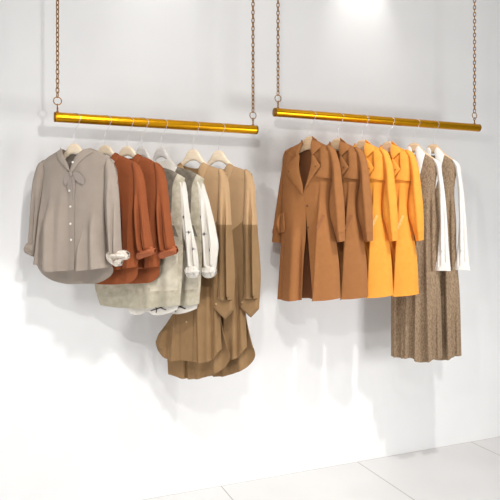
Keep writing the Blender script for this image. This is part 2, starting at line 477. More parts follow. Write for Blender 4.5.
DATA = {
  'gray': {
    "X": 0.3781,
    "front": [(-0.0751,-0.0283,"c"),(-0.1482,-0.0588),(-0.2089,-0.0958,"c"),(-0.2021,-0.1689),(-0.2055,-0.2417),(-0.2225,-0.3931),(-0.243,-0.5618),(-0.2594,-0.6692,"co"),(-0.2021,-0.6707,"o"),(-0.1482,-0.6739,"o"),(-0.1349,-0.6942,"o"),(-0.0487,-0.6992,"o"),(0.036,-0.6975,"o"),(0.1065,-0.6913,"o"),(0.1761,-0.6836,"o"),(0.2416,-0.6739,"c"),(0.2323,-0.5829),(0.226,-0.4756),(0.2229,-0.3413),(0.226,-0.2339),(0.2447,-0.1539),(0.257,-0.1061,"c"),(0.2011,-0.0719),(0.1192,-0.0335,"co"),(0.0746,-0.0835,"o"),(0.0101,-0.1635,"co"),(-0.0356,-0.0961,"o")],
    "back": [(-0.0751,-0.0283,"c"),(-0.1482,-0.0588),(-0.2089,-0.0958,"c"),(-0.2021,-0.1689),(-0.2055,-0.2417),(-0.2225,-0.3931),(-0.243,-0.5618),(-0.2594,-0.6692,"co"),(-0.2293,-0.7247,"o"),(-0.1751,-0.7623,"o"),(-0.0949,-0.7764,"o"),(0.0489,-0.7748,"o"),(0.1256,-0.769,"o"),(0.1886,-0.7453,"o"),(0.2323,-0.7063,"o"),(0.2416,-0.6739,"c"),(0.2323,-0.5829),(0.226,-0.4756),(0.2229,-0.3413),(0.226,-0.2339),(0.2447,-0.1539),(0.257,-0.1061,"c"),(0.2011,-0.0719),(0.1192,-0.0335,"co"),(0.0618,-0.053,"o"),(0.0166,-0.0567,"o"),(-0.029,-0.0522,"o")],
    "cl": [(-0.0718,-0.0218,"c"),(-0.0527,-0.0348,"c"),(-0.0421,-0.0572),(-0.0094,-0.108),(0.0127,-0.1581,"c"),(-0.0192,-0.138,"c"),(-0.0619,-0.0952),(-0.0976,-0.0474,"c")],
    "cr": [(0.1192,-0.0308,"c"),(0.1414,-0.0534,"c"),(0.0746,-0.1053),(0.0295,-0.1586,"c"),(0.0075,-0.1662,"c"),(0.023,-0.12),(0.0489,-0.0771),(0.0874,-0.0404,"c")],
    "yoke": [(-0.0389,-0.0519),(0.0166,-0.0595),(0.0682,-0.0533),(0.0746,-0.0726),(0.0424,-0.0933,"c"),(-0.0029,-0.0972,"c")],
    "bow": {"knot": [(0.0101,-0.1608),(0.0263,-0.1612),(0.0308,-0.1751),(0.0218,-0.1869),(0.0094,-0.18)],"t1": [(0.0133,-0.1746),(0.0198,-0.1857),(0.0166,-0.2295),(0.0101,-0.2733,"c"),(-0.0094,-0.2592,"c"),(-0.0042,-0.2126)],"t2": [(0.023,-0.1803),(0.036,-0.1834),(0.0424,-0.2356),(0.0399,-0.3121,"c"),(0.0256,-0.3119,"c"),(0.0269,-0.2352)],"l1": [(0.0295,-0.1668),(0.0618,-0.1628),(0.0874,-0.182),(0.1065,-0.2151),(0.1002,-0.2286),(0.0682,-0.2197),(0.0424,-0.1973)],"l2": [(0.0101,-0.169),(-0.0094,-0.1575),(-0.0251,-0.1791),(-0.0277,-0.2176),(-0.0186,-0.2343),(0.001,-0.2072)]},
    "btn": [(0.0068,-0.2623),(0.014,-0.3486),(0.0153,-0.4424),(0.0205,-0.529),(0.036,-0.1095)],
    "placket": [(0.0036,-0.1908,"c"),(0.0328,-0.1915,"c"),(0.0386,-0.4489),(0.0424,-0.6924,"c"),(0.0075,-0.695,"c"),(0.0049,-0.449)],
    "sl": [(-0.1886,-0.0853),(-0.2157,-0.0983),(-0.2498,-0.1676),(-0.2738,-0.3081),(-0.2841,-0.4493),(-0.2958,-0.5681,"co"),(-0.2457,-0.5675,"c"),(-0.2327,-0.4774),(-0.2157,-0.365),(-0.1954,-0.2419),(-0.1751,-0.1528)],
    "cufl": [(-0.2937,-0.5483),(-0.2477,-0.5619),(-0.2484,-0.6126,"c"),(-0.2594,-0.6297,"c"),(-0.3117,-0.608,"c"),(-0.3159,-0.5797)],
    "sr": [(0.2323,-0.0919),(0.2694,-0.1279),(0.2909,-0.2353),(0.3031,-0.3954),(0.3098,-0.5285),(0.3153,-0.6029,"co"),(0.2477,-0.6041,"c"),(0.2385,-0.5453),(0.226,-0.4487),(0.2173,-0.3144),(0.2198,-0.1962),(0.2198,-0.121)],
    "cufr": [(0.2273,-0.6044),(0.2508,-0.5869),(0.3,-0.5819),(0.3457,-0.5886),(0.3597,-0.6075),(0.3518,-0.6262),(0.3184,-0.6348,"c"),(0.3141,-0.6562),(0.2878,-0.6685),(0.257,-0.6548),(0.2335,-0.6312)],
    "folds": [{"l": [(-0.1282,-0.2877),(-0.1382,-0.477),(-0.1415,-0.7111)],"w": 0.06,"a": 0.02,"s": 1},{"l": [(0.0906,-0.4652),(0.0746,-0.5852),(0.065,-0.7164)],"w": 0.05,"a": 0.018,"s": 1},{"l": [(0.2011,-0.3142),(0.2105,-0.5025),(0.2198,-0.6905)],"w": 0.03,"a": 0.014,"s": -1},{"l": [(-0.1148,-0.338),(-0.1182,-0.6882)],"w": 0.02,"a": 0.014},{"l": [(0.1509,-0.3406),(0.1635,-0.5299),(0.1698,-0.681)],"w": 0.026,"a": 0.02},{"l": [(-0.0421,-0.2007),(-0.0487,-0.449),(-0.0553,-0.6977)],"w": 0.03,"a": 0.008},{"l": [(-0.1819,-0.1974),(-0.2021,-0.4492),(-0.2293,-0.6685)],"w": 0.02,"a": 0.012},{"l": [(0.2136,-0.2337),(0.2198,-0.4487),(0.226,-0.6474)],"w": 0.015,"a": -0.012}],
    "sf": [{"l": [(0.2601,-0.1651),(0.2632,-0.3417),(0.2755,-0.5929)],"w": 0.02,"a": 0.014,"s": -1},{"l": [(0.2878,-0.2352),(0.2878,-0.3953),(0.2909,-0.5927)],"w": 0.01,"a": 0.01,"s": 1},{"l": [(0.2323,-0.2072),(0.2385,-0.3951),(0.2508,-0.5612)],"w": 0.006,"a": -0.01},{"l": [(0.2939,-0.262),(0.297,-0.4487),(0.3,-0.5819)],"w": 0.006,"a": 0.008},{"l": [(-0.2293,-0.2244),(-0.2498,-0.3929),(-0.2635,-0.5564)],"w": 0.008,"a": -0.012}],
    "cf": [{"l": [(0.2508,-0.6255),(0.2878,-0.6087),(0.3427,-0.6078)],"w": 0.01,"a": 0.014},{"l": [(0.2694,-0.6465),(0.3,-0.6245),(0.3366,-0.6238)],"w": 0.005,"a": -0.014},{"l": [(0.2508,-0.5987),(0.3,-0.5957)],"w": 0.004,"a": -0.01},{"l": [(0.2817,-0.6676),(0.2792,-0.6249)],"w": 0.005,"a": -0.012},{"l": [(-0.3117,-0.5853),(-0.2566,-0.5958)],"w": 0.006,"a": 0.008}],
  },
  'rust': {
    "X": 0.5465,
    "front": [(0.0078,-0.13,"o"),(0.053,-0.1035,"o"),(0.0851,-0.0573,"c"),(0.155,-0.0848),(0.2363,-0.1369,"c"),(0.2239,-0.2297),(0.2145,-0.3393),(0.2114,-0.4764),(0.2114,-0.6136),(0.2083,-0.6795,"co"),(0.136,-0.6896,"o"),(0.0723,-0.6995,"o"),(0.0078,-0.7012,"o")],
    "back": [(0.0078,-0.0684,"o"),(0.053,-0.0672,"o"),(0.0851,-0.0573,"c"),(0.155,-0.0848),(0.2363,-0.1369,"c"),(0.2239,-0.2297),(0.2145,-0.3393),(0.2114,-0.4764),(0.2114,-0.6136),(0.2083,-0.6795,"co"),(0.1964,-0.7348,"o"),(0.1613,-0.7667,"o"),(0.0915,-0.7801,"o"),(0.0078,-0.7852,"o")],
    "col": [(0.0078,-0.1132),(0.0466,-0.0893),(0.0659,-0.0594),(0.0787,-0.0465,"c"),(0.1004,-0.0584,"c"),(0.0979,-0.0883),(0.0595,-0.126),(0.0078,-0.1496)],
    "sr": [(0.1895,-0.0998),(0.2332,-0.1286),(0.2548,-0.1867),(0.2764,-0.3399),(0.2979,-0.487),(0.3163,-0.5792,"co"),(0.227,-0.6079,"c"),(0.2114,-0.5313),(0.2027,-0.3941),(0.2002,-0.2567),(0.1927,-0.1576)],
    "cuf": [(0.2139,-0.6081),(0.2301,-0.5892),(0.2734,-0.5743),(0.3102,-0.5619),(0.326,-0.5769),(0.3236,-0.6008),(0.2918,-0.6155),(0.2548,-0.6265),(0.2288,-0.6363),(0.2151,-0.6289)],
    "btn": [(0.0078,-0.2252),(0.0078,-0.3204),(0.0078,-0.4156),(0.0078,-0.5108),(0.0078,-0.606)],
    "folds": [{"l": [(0.1738,-0.3113),(0.177,-0.5591),(0.1738,-0.7079)],"w": 0.03,"a": 0.012,"s": -1},{"l": [(0.1043,-0.2827),(0.1106,-0.5045),(0.1106,-0.6875)],"w": 0.014,"a": -0.014},{"l": [(0.1958,-0.2566),(0.1989,-0.449),(0.1989,-0.6523)],"w": 0.01,"a": -0.012},{"l": [(0.053,-0.3098),(0.0466,-0.7002)],"w": 0.02,"a": 0.012}],
    "sf": [{"l": [(0.2114,-0.2295),(0.2207,-0.3941),(0.2394,-0.5858)],"w": 0.006,"a": 0.01},{"l": [(0.2301,-0.2846),(0.2425,-0.4489),(0.261,-0.58)],"w": 0.005,"a": -0.013},{"l": [(0.2548,-0.3397),(0.2734,-0.4762),(0.2857,-0.5687)],"w": 0.006,"a": 0.009},{"l": [(0.2487,-0.4489),(0.2734,-0.5743)],"w": 0.005,"a": 0.006}],
    "cf": [{"l": [(0.2239,-0.6189),(0.2795,-0.5993),(0.3224,-0.5845)],"w": 0.007,"a": 0.012},{"l": [(0.2239,-0.6024),(0.2672,-0.5853),(0.3163,-0.571)],"w": 0.003,"a": -0.008}],
  },
  'vest': {
    "X": 0.755,
    "front": [(-0.0114,-0.2313,"o"),(0.0534,-0.1641,"o"),(0.0982,-0.1141,"c"),(0.1868,-0.1394),(0.2738,-0.1867,"co"),(0.2645,-0.2423,"o"),(0.2584,-0.3373,"o"),(0.2645,-0.4492,"o"),(0.2615,-0.561),(0.2553,-0.729),(0.2416,-0.8975,"co"),(0.1237,-0.9141,"o"),(-0.0114,-0.929,"o"),(-0.1501,-0.9298,"o"),(-0.2788,-0.921,"c"),(-0.3132,-0.8162),(-0.3132,-0.5976),(-0.3063,-0.3612),(-0.3132,-0.1721,"c"),(-0.2174,-0.1276),(-0.1234,-0.1071,"co"),(-0.077,-0.1606,"o")],
    "back": [(-0.0114,-0.1106,"o"),(0.0534,-0.1127,"o"),(0.0982,-0.1141,"c"),(0.1868,-0.1394),(0.2738,-0.1867,"c"),(0.2645,-0.2423),(0.2584,-0.3373),(0.2645,-0.4492),(0.2615,-0.561),(0.2553,-0.729),(0.2416,-0.8975,"co"),(0.1237,-0.9198,"o"),(-0.0114,-0.9319,"o"),(-0.1501,-0.9327,"o"),(-0.2788,-0.921,"c"),(-0.3132,-0.8162),(-0.3132,-0.5976),(-0.3063,-0.3612),(-0.3132,-0.1721,"c"),(-0.2174,-0.1276),(-0.1234,-0.1071,"co"),(-0.0704,-0.1088,"o")],
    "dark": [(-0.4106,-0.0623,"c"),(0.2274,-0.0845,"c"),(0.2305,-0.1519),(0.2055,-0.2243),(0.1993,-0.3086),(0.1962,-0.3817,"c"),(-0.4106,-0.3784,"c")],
    "patch": [(0.1742,-0.4436,"c"),(0.2149,-0.452,"c"),(0.2398,-0.5165,"c"),(0.1805,-0.5056,"c")],
    "light": [(0.0598,-0.6091,"c"),(0.2367,-0.5838,"c"),(0.2342,-0.8137,"c"),(0.0726,-0.8254,"c")],
    "band": [(-0.3408,-0.8557,"c"),(0.3106,-0.8303,"c"),(0.3106,-0.9333,"c"),(-0.3408,-0.9653,"c")],
    "col": [(0.0276,-0.0804),(0.0534,-0.0682),(0.0726,-0.0746),(0.1084,-0.1116,"c"),(0.0982,-0.1425),(0.0469,-0.181),(-0.0114,-0.26),(-0.0114,-0.2025),(0.0146,-0.1344)],
    "hem": [(-0.0968,-0.797,"c"),(0.2242,-0.786,"c"),(0.233,-0.8979),(0.2267,-0.9262,"co"),(0.1616,-0.9519,"o"),(0.0726,-0.9621,"o"),(0.034,-0.9469,"o"),(-0.0049,-0.9632,"o"),(-0.0704,-0.9636,"o"),(-0.0968,-0.9302,"co")],
    "sr": [(0.2367,-0.1857),(0.2676,-0.2033),(0.2824,-0.2538),(0.2923,-0.3376),(0.3045,-0.4157),(0.3265,-0.5102),(0.3472,-0.5988),(0.3533,-0.6541),(0.3533,-0.704,"co"),(0.2886,-0.7057,"c"),(0.28,-0.5887),(0.259,-0.4772),(0.2429,-0.3372),(0.2367,-0.2418)],
    "cuf": [(0.28,-0.692),(0.3106,-0.6773),(0.3509,-0.6819),(0.3666,-0.7036),(0.3594,-0.7282),(0.3259,-0.7447),(0.2959,-0.739),(0.2787,-0.7171)],
    "motif": [(0.2726,-0.4045),(0.3045,-0.4881),(0.332,-0.5824)],
    "twigs": [[(0.0598,-0.9399),(0.0982,-0.9267),(0.149,-0.9101)],[(0.079,-0.9134),(0.0982,-0.9267),(0.0918,-0.9497)],[(0.1173,-0.9116),(0.1237,-0.9198),(0.1616,-0.9293)]],
    "folds": [{"l": [(0.0598,-0.4494),(0.0598,-0.9228)],"w": 0.03,"a": 0.01},{"l": [(0.1742,-0.3929),(0.1742,-0.9005)],"w": 0.03,"a": 0.008}],
    "sf": [{"l": [(0.2738,-0.2816),(0.2923,-0.4492),(0.3106,-0.6773)],"w": 0.006,"a": 0.01},{"l": [(0.2892,-0.3376),(0.3106,-0.4881),(0.329,-0.6769)],"w": 0.005,"a": -0.011},{"l": [(0.3045,-0.3935),(0.329,-0.5324),(0.3412,-0.6655)],"w": 0.006,"a": 0.007},{"l": [(0.2738,-0.4492),(0.2923,-0.6554)],"w": 0.004,"a": -0.007}],
    "cf": [{"l": [(0.28,-0.7115),(0.3229,-0.7104),(0.3654,-0.7037)],"w": 0.007,"a": 0.012},{"l": [(0.2984,-0.6832),(0.3045,-0.7387)],"w": 0.003,"a": -0.008},{"l": [(0.3351,-0.6823),(0.3412,-0.7376)],"w": 0.003,"a": -0.008}],
  },
  'vest_two': {
    "X": 0.868,
    "sr": [(0.2224,-0.1765),(0.2572,-0.2),(0.2843,-0.2628),(0.315,-0.3648),(0.3455,-0.4886),(0.3577,-0.567),(0.3516,-0.6345),(0.3425,-0.7077,"co"),(0.2658,-0.7097,"c"),(0.2621,-0.5909),(0.2504,-0.4777),(0.2348,-0.3358),(0.2286,-0.2505)],
    "cuf": [(0.2627,-0.6957),(0.2905,-0.6809),(0.3334,-0.6855),(0.348,-0.7076),(0.3395,-0.7331),(0.3058,-0.7493),(0.2757,-0.7434),(0.2609,-0.7212)],
    "motif": [(0.2584,-0.404),(0.2843,-0.5002),(0.312,-0.5902)],
    "sf": [{"l": [(0.2597,-0.2794),(0.2751,-0.4493),(0.2905,-0.6809)],"w": 0.006,"a": 0.01},{"l": [(0.2782,-0.3079),(0.2966,-0.4888),(0.3089,-0.6804)],"w": 0.005,"a": -0.012},{"l": [(0.3028,-0.3929),(0.3273,-0.5337),(0.3273,-0.6687)],"w": 0.007,"a": 0.01}],
    "cf": [{"l": [(0.2658,-0.7154),(0.3028,-0.7144),(0.3455,-0.7076)],"w": 0.007,"a": 0.012},{"l": [(0.2782,-0.6868),(0.2843,-0.7432)],"w": 0.003,"a": -0.008},{"l": [(0.315,-0.6859),(0.3212,-0.7421)],"w": 0.003,"a": -0.008}],
  },
  'tan': {
    "X": 1.0619,
    "front": [(-0.0731,-0.0916,"c"),(-0.1195,-0.1082),(-0.1462,-0.1314,"c"),(-0.1328,-0.2999),(-0.1195,-0.7798),(-0.1228,-0.9719,"c"),(-0.1798,-1.0531),(-0.2271,-1.1103,"c"),(-0.2455,-1.1539,"co"),(-0.2162,-1.2034,"o"),(-0.1838,-1.2373,"o"),(-0.1195,-1.2596,"o"),(-0.0402,-1.2453,"o"),(0.0683,-1.2542,"o"),(0.1449,-1.2279,"o"),(0.1828,-1.1755,"c"),(0.1784,-1.0913),(0.1753,-0.9806),(0.1753,-0.8289),(0.1784,-0.5955),(0.1847,-0.3914),(0.1973,-0.2459),(0.2161,-0.1474,"c"),(0.1658,-0.1227),(0.0959,-0.0971,"co"),(0.0702,-0.1493,"o"),(0.0056,-0.2187,"co"),(-0.0467,-0.1461,"o")],
    "back": [(-0.0731,-0.0916,"c"),(-0.1195,-0.1082),(-0.1462,-0.1314,"c"),(-0.1328,-0.2999),(-0.1195,-0.7798),(-0.1228,-0.9719,"c"),(-0.1798,-1.0531),(-0.2271,-1.1103,"c"),(-0.2455,-1.1539,"c"),(-0.2271,-1.1951,"co"),(-0.2,-1.2295,"o"),(-0.1798,-1.3607,"co"),(-0.0559,-1.3782,"o"),(0.0997,-1.3429,"o"),(0.191,-1.2868,"o"),(0.2254,-1.2335,"o"),(0.2204,-1.1758,"c"),(0.1973,-1.0901),(0.1753,-0.9806),(0.1753,-0.8289),(0.1784,-0.5955),(0.1847,-0.3914),(0.1973,-0.2459),(0.2161,-0.1474,"c"),(0.1658,-0.1227),(0.0959,-0.0971,"co"),(0.0509,-0.1074,"o"),(0.0056,-0.112,"o"),(-0.0336,-0.1048,"o")],
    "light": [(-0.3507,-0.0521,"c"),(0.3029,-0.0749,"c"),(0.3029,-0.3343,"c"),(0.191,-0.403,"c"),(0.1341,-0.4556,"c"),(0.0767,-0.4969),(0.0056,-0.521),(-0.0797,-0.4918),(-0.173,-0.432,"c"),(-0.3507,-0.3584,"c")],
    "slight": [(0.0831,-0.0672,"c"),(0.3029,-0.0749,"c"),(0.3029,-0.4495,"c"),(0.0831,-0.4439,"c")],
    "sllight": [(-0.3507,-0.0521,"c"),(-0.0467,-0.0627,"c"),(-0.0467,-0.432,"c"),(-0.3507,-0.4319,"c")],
    "cr": [(0.0056,-0.2187,"c"),(0.0445,-0.1722),(0.0612,-0.1018),(0.0792,-0.0824,"c"),(0.1023,-0.0973),(0.0933,-0.1499),(0.0702,-0.2082,"c"),(0.0251,-0.2605,"c")],
    "cl": [(0.0056,-0.2187,"c"),(-0.0336,-0.1703),(-0.0507,-0.0983),(-0.0691,-0.0774,"c"),(-0.0929,-0.091),(-0.0837,-0.1451),(-0.0599,-0.2054,"c"),(-0.014,-0.2598,"c")],
    "sr": [(0.1847,-0.1203),(0.2192,-0.1475),(0.2348,-0.1885),(0.2472,-0.3047),(0.2566,-0.4438),(0.2696,-0.5941),(0.2782,-0.75),(0.272,-0.8773,"co"),(0.1721,-0.8815,"c"),(0.1771,-0.7005),(0.1746,-0.5372),(0.1696,-0.4322),(0.1784,-0.3038),(0.1809,-0.1873)],
    "cuf": [(0.174,-0.864,"c"),(0.2223,-0.8713),(0.272,-0.875,"c"),(0.2683,-0.9411,"c"),(0.2179,-0.9947,"c"),(0.1468,-0.9323,"c")],
    "sl": [(-0.1195,-0.1082),(-0.1495,-0.1283),(-0.173,-0.1668),(-0.1932,-0.2689),(-0.2068,-0.4501),(-0.2203,-0.662),(-0.2203,-0.8678,"co"),(-0.1395,-0.8826,"c"),(-0.1328,-0.6602),(-0.1228,-0.45),(-0.1162,-0.2402)],
    "cufl": [(-0.2203,-0.8496,"c"),(-0.1362,-0.8645,"c"),(-0.1295,-0.9362,"c"),(-0.173,-0.9563,"c"),(-0.2203,-0.9283,"c")],
    "btn": [(-0.0205,-1.0204),(-0.0173,-0.8717),(-0.0107,-0.717),(-0.0042,-0.5685),(0.0023,-0.3906)],
    "btc": (0.1721,-0.9049),
    "placket": [(-0.0336,-0.2536,"c"),(0.0445,-0.2549,"c"),(0.0412,-0.5384),(0.0251,-0.8936),(0.0186,-1.2509,"c"),(-0.0632,-1.2506,"c"),(-0.0599,-0.8973),(-0.0402,-0.5392)],
    "folds": [{"l": [(0.0477,-0.6683),(0.0509,-0.9634),(0.0574,-1.2698)],"w": 0.05,"a": 0.015,"s": 1},{"l": [(0.1214,-0.6257),(0.1278,-0.9772),(0.1278,-1.2643)],"w": 0.03,"a": 0.012,"s": -1},{"l": [(-0.0996,-0.5996),(-0.1062,-1.049),(-0.1128,-1.2831)],"w": 0.03,"a": 0.012,"s": -1},{"l": [(0.1278,-0.6548),(0.1341,-0.9769),(0.1341,-1.2287)],"w": 0.012,"a": -0.01},{"l": [(-0.1062,-0.8393),(-0.1262,-1.0501),(-0.1462,-1.2496)],"w": 0.018,"a": -0.01},{"l": [(0.1595,-0.8295),(0.1658,-1.0628),(0.1721,-1.1792)],"w": 0.01,"a": 0.014},{"l": [(-0.173,-1.0347),(-0.1932,-1.1746)],"w": 0.013,"a": 0.014}],
    "bf": [{"l": [(-0.0599,-1.0762),(-0.0599,-1.3804)],"w": 0.01,"a": -0.016},{"l": [(0.0186,-1.0715),(0.0251,-1.367)],"w": 0.02,"a": 0.014},{"l": [(0.1278,-1.0651),(0.1405,-1.3277)],"w": 0.02,"a": 0.014}],
    "sf": [{"l": [(0.2098,-0.217),(0.2161,-0.5368),(0.2223,-0.8852)],"w": 0.02,"a": 0.014,"s": -1},{"l": [(0.2348,-0.2756),(0.2441,-0.5365),(0.2472,-0.8842)],"w": 0.015,"a": 0.012,"s": 1},{"l": [(0.2161,-0.2462),(0.2254,-0.5367),(0.2317,-0.8732)],"w": 0.006,"a": -0.015},{"l": [(0.2348,-0.2756),(0.2472,-0.5365),(0.2534,-0.855)],"w": 0.006,"a": 0.012},{"l": [(0.1847,-0.3914),(0.1872,-0.5953),(0.1878,-0.8634)],"w": 0.004,"a": -0.01},{"l": [(0.2129,-0.5659),(0.2161,-0.8681)],"w": 0.004,"a": -0.008}],
    "cf": [],
  },
  'coat': {
    "X": 1.8478,
    "lf": [(-0.0469,-0.0318,"c"),(-0.1079,-0.0578),(-0.1627,-0.0812,"c"),(-0.1765,-0.1785),(-0.1834,-0.3415),(-0.1904,-0.5047),(-0.1973,-0.6943),(-0.2209,-1.0551,"co"),(-0.1284,-1.0591,"o"),(-0.0402,-1.0496,"co"),(-0.0268,-0.795,"o"),(-0.0107,-0.5891,"o"),(-0.0161,-0.4478,"o"),(-0.0268,-0.3576,"co"),(-0.0537,-0.2152,"o"),(-0.0631,-0.1246,"o")],
    "rf": [(0.1989,-1.0318,"c"),(0.1834,-0.7648),(0.1609,-0.6138),(0.1414,-0.4874),(0.1382,-0.3799),(0.1512,-0.2727),(0.1576,-0.1908),(0.1641,-0.09,"c"),(0.0991,-0.0584),(0.0266,-0.0196,"co"),(0.0319,-0.1414,"o"),(0.012,-0.2559,"o"),(-0.0268,-0.3576,"co"),(-0.0174,-0.4478,"o"),(-0.0027,-0.6019,"o"),(0.0133,-0.8068,"o"),(0.0332,-1.0493,"co"),(0.1187,-1.0438,"o")],
    "surf": [(-0.0469,-0.0318,"c"),(-0.1079,-0.0578),(-0.1627,-0.0812,"c"),(-0.1765,-0.1785),(-0.1834,-0.3415),(-0.1904,-0.5047),(-0.1973,-0.6943),(-0.2209,-1.0551,"co"),(-0.0067,-1.0512,"o"),(0.1989,-1.0318,"c"),(0.1834,-0.7648),(0.1609,-0.6138),(0.1414,-0.4874),(0.1382,-0.3799),(0.1512,-0.2727),(0.1576,-0.1908),(0.1641,-0.09,"c"),(0.0991,-0.0584),(0.0266,-0.0196,"co"),(-0.0268,-0.3576,"co")],
    "back": [(-0.0469,-0.0318,"c"),(-0.1079,-0.0578),(-0.1627,-0.0812,"c"),(-0.1765,-0.1785),(-0.1834,-0.3415),(-0.1904,-0.5047),(-0.1973,-0.6943),(-0.2209,-1.0551,"co"),(-0.0067,-1.0448,"o"),(0.1989,-1.0318,"c"),(0.1834,-0.7648),(0.1609,-0.6138),(0.1414,-0.4874),(0.1382,-0.3799),(0.1512,-0.2727),(0.1576,-0.1908),(0.1641,-0.09,"c"),(0.0991,-0.0584),(0.0266,-0.0196,"co"),(-0.0067,-0.0243,"o")],
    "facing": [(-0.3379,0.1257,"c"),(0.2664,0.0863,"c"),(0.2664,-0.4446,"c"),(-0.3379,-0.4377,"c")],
    "band": [(-0.0469,-0.0338,"c"),(-0.0268,-0.0168),(-0.0067,-0.0101),(0.0133,-0.0099),(0.0306,-0.016,"c"),(0.0332,-0.0775,"c"),(-0.0,-0.0888),(-0.0335,-0.0872),(-0.0537,-0.0992,"c")],
    "cl": [(-0.0442,-0.0223,"c"),(-0.0335,-0.0422,"c"),(-0.0571,-0.1119),(-0.0726,-0.1371,"c"),(-0.0834,-0.0881,"c")],
    "ll": [(-0.0618,-0.1182),(-0.0767,-0.1305,"c"),(-0.1558,-0.2183,"c"),(-0.0875,-0.3047),(-0.0301,-0.3769,"c"),(-0.0295,-0.319),(-0.0537,-0.2281)],
    "cr": [(0.0266,-0.0036,"c"),(0.0597,-0.0341),(0.0886,-0.0751,"c"),(0.0359,-0.1288,"c"),(0.0266,-0.1028),(0.0226,-0.0514)],
    "lr": [(0.0306,-0.1285,"c"),(0.0399,-0.1257,"c"),(0.0873,-0.1977,"c"),(0.0332,-0.2693),(-0.0201,-0.3546,"c"),(0.0107,-0.2558),(0.0279,-0.186)],
    "storm": [(0.0827,-0.083,"c"),(0.1187,-0.0752),(0.1667,-0.0965,"c"),(0.1602,-0.1909),(0.1538,-0.2791,"c"),(0.0991,-0.2712),(0.0504,-0.2634,"c"),(0.0899,-0.1997,"c")],
    "epl": [(-0.1669,-0.0908,"c"),(-0.1188,-0.0638,"c"),(-0.112,-0.0771,"c"),(-0.16,-0.1048,"c")],
    "pocket": [(-0.1987,-0.5008,"c"),(-0.1627,-0.4853,"c"),(-0.1572,-0.5505),(-0.1545,-0.6156,"c"),(-0.2015,-0.6237,"c"),(-0.214,-0.5505)],
    "welt": [(0.0991,-0.503,"c"),(0.1135,-0.5094,"c"),(0.0794,-0.6015,"c"),(0.0636,-0.5952,"c")],
    "btn": [(-0.0013,-0.4479),(0.004,-0.5865),(0.057,-0.1998),(-0.1216,-0.2259)],
    "sr": [(0.1187,-0.0657),(0.1641,-0.0875),(0.1911,-0.1479),(0.2155,-0.2996),(0.2334,-0.5006),(0.2346,-0.6071),(0.2346,-0.6698,"co"),(0.186,-0.6791,"c"),(0.1706,-0.6138),(0.1408,-0.5127),(0.1356,-0.4494),(0.1421,-0.361),(0.155,-0.2601),(0.1447,-0.184),(0.1252,-0.1136)],
    "sl": [(-0.1353,-0.0695),(-0.1669,-0.0837),(-0.1973,-0.2104),(-0.2251,-0.38),(-0.2489,-0.5373),(-0.2601,-0.6162),(-0.2657,-0.6821,"co"),(-0.2001,-0.6891,"c"),(-0.1904,-0.5701),(-0.1765,-0.4069),(-0.1558,-0.2509),(-0.1421,-0.1472)],
    "strapr": [(0.1654,-0.5974,"c"),(0.2359,-0.5921,"c"),(0.2359,-0.6146,"c"),(0.1744,-0.6213,"c")],
    "strapl": [(-0.2573,-0.5965,"c"),(-0.1917,-0.6027,"c"),(-0.1945,-0.6289,"c"),(-0.2615,-0.6228,"c")],
    "folds": [{"l": [(-0.0807,-0.5053),(-0.0943,-0.7642),(-0.1079,-1.0562)],"w": 0.035,"a": 0.016},{"l": [(0.0794,-0.3152),(0.0663,-0.5697),(0.0531,-0.8058),(0.0366,-1.0747)],"w": 0.09,"a": 0.024,"s": 1},{"l": [(-0.1627,-0.5374),(-0.1834,-0.7986),(-0.1904,-1.0536)],"w": 0.015,"a": -0.008},{"l": [(-0.0469,-0.6021),(-0.0604,-1.0474)],"w": 0.01,"a": -0.012}],
    "sf": [{"l": [(0.1447,-0.1081),(0.177,-0.286),(0.1924,-0.45),(0.2123,-0.7014)],"w": 0.016,"a": 0.008},{"l": [(0.1382,-0.0952),(0.1512,-0.1968)],"w": 0.004,"a": -0.008}],
  },
  'tweed': {
    "X": 2.6656,
    "front": [(-0.0733,-0.0702,"c"),(-0.1077,-0.101),(-0.1492,-0.1486,"c"),(-0.1284,-0.2899),(-0.1353,-0.4374),(-0.1492,-0.7471),(-0.1562,-1.0996),(-0.1562,-1.4942,"co"),(-0.0802,-1.4948,"o"),(-0.0052,-1.4926,"o"),(0.0218,-1.5069,"o"),(0.1086,-1.4994,"o"),(0.1351,-1.482,"o"),(0.1876,-1.4789,"c"),(0.1745,-1.0151),(0.1548,-0.7419),(0.1535,-0.5707),(0.1456,-0.4405),(0.1403,-0.3581),(0.1482,-0.2486),(0.1679,-0.1465,"c"),(0.1219,-0.1104),(0.0754,-0.0768,"co"),(0.0352,-0.2038,"o"),(0.0015,-0.3069,"co"),(-0.0324,-0.2016,"o")],
    "back": [(-0.0733,-0.0702,"c"),(-0.1077,-0.101),(-0.1492,-0.1486,"c"),(-0.1284,-0.2899),(-0.1353,-0.4374),(-0.1492,-0.7471),(-0.1562,-1.0996),(-0.1562,-1.4871,"co"),(0.015,-1.4798,"o"),(0.1876,-1.4652,"c"),(0.1745,-1.0151),(0.1548,-0.7419),(0.1535,-0.5707),(0.1456,-0.4405),(0.1403,-0.3581),(0.1482,-0.2486),(0.1679,-0.1465,"c"),(0.1219,-0.1104),(0.0754,-0.0768,"co"),(0.0015,-0.0777,"o")],
    "cr": [(0.0015,-0.3208,"c"),(0.0218,-0.1895),(0.0123,-0.0504,"c"),(0.0285,-0.029),(0.0553,-0.0524),(0.0754,-0.0809,"c"),(0.0553,-0.1768),(0.015,-0.328,"c")],
    "cl": [(0.0015,-0.3208,"c"),(-0.0188,-0.1881),(-0.0093,-0.0494,"c"),(-0.0256,-0.0264),(-0.0528,-0.0474),(-0.0733,-0.0744,"c"),(-0.0528,-0.173),(-0.012,-0.3275,"c")],
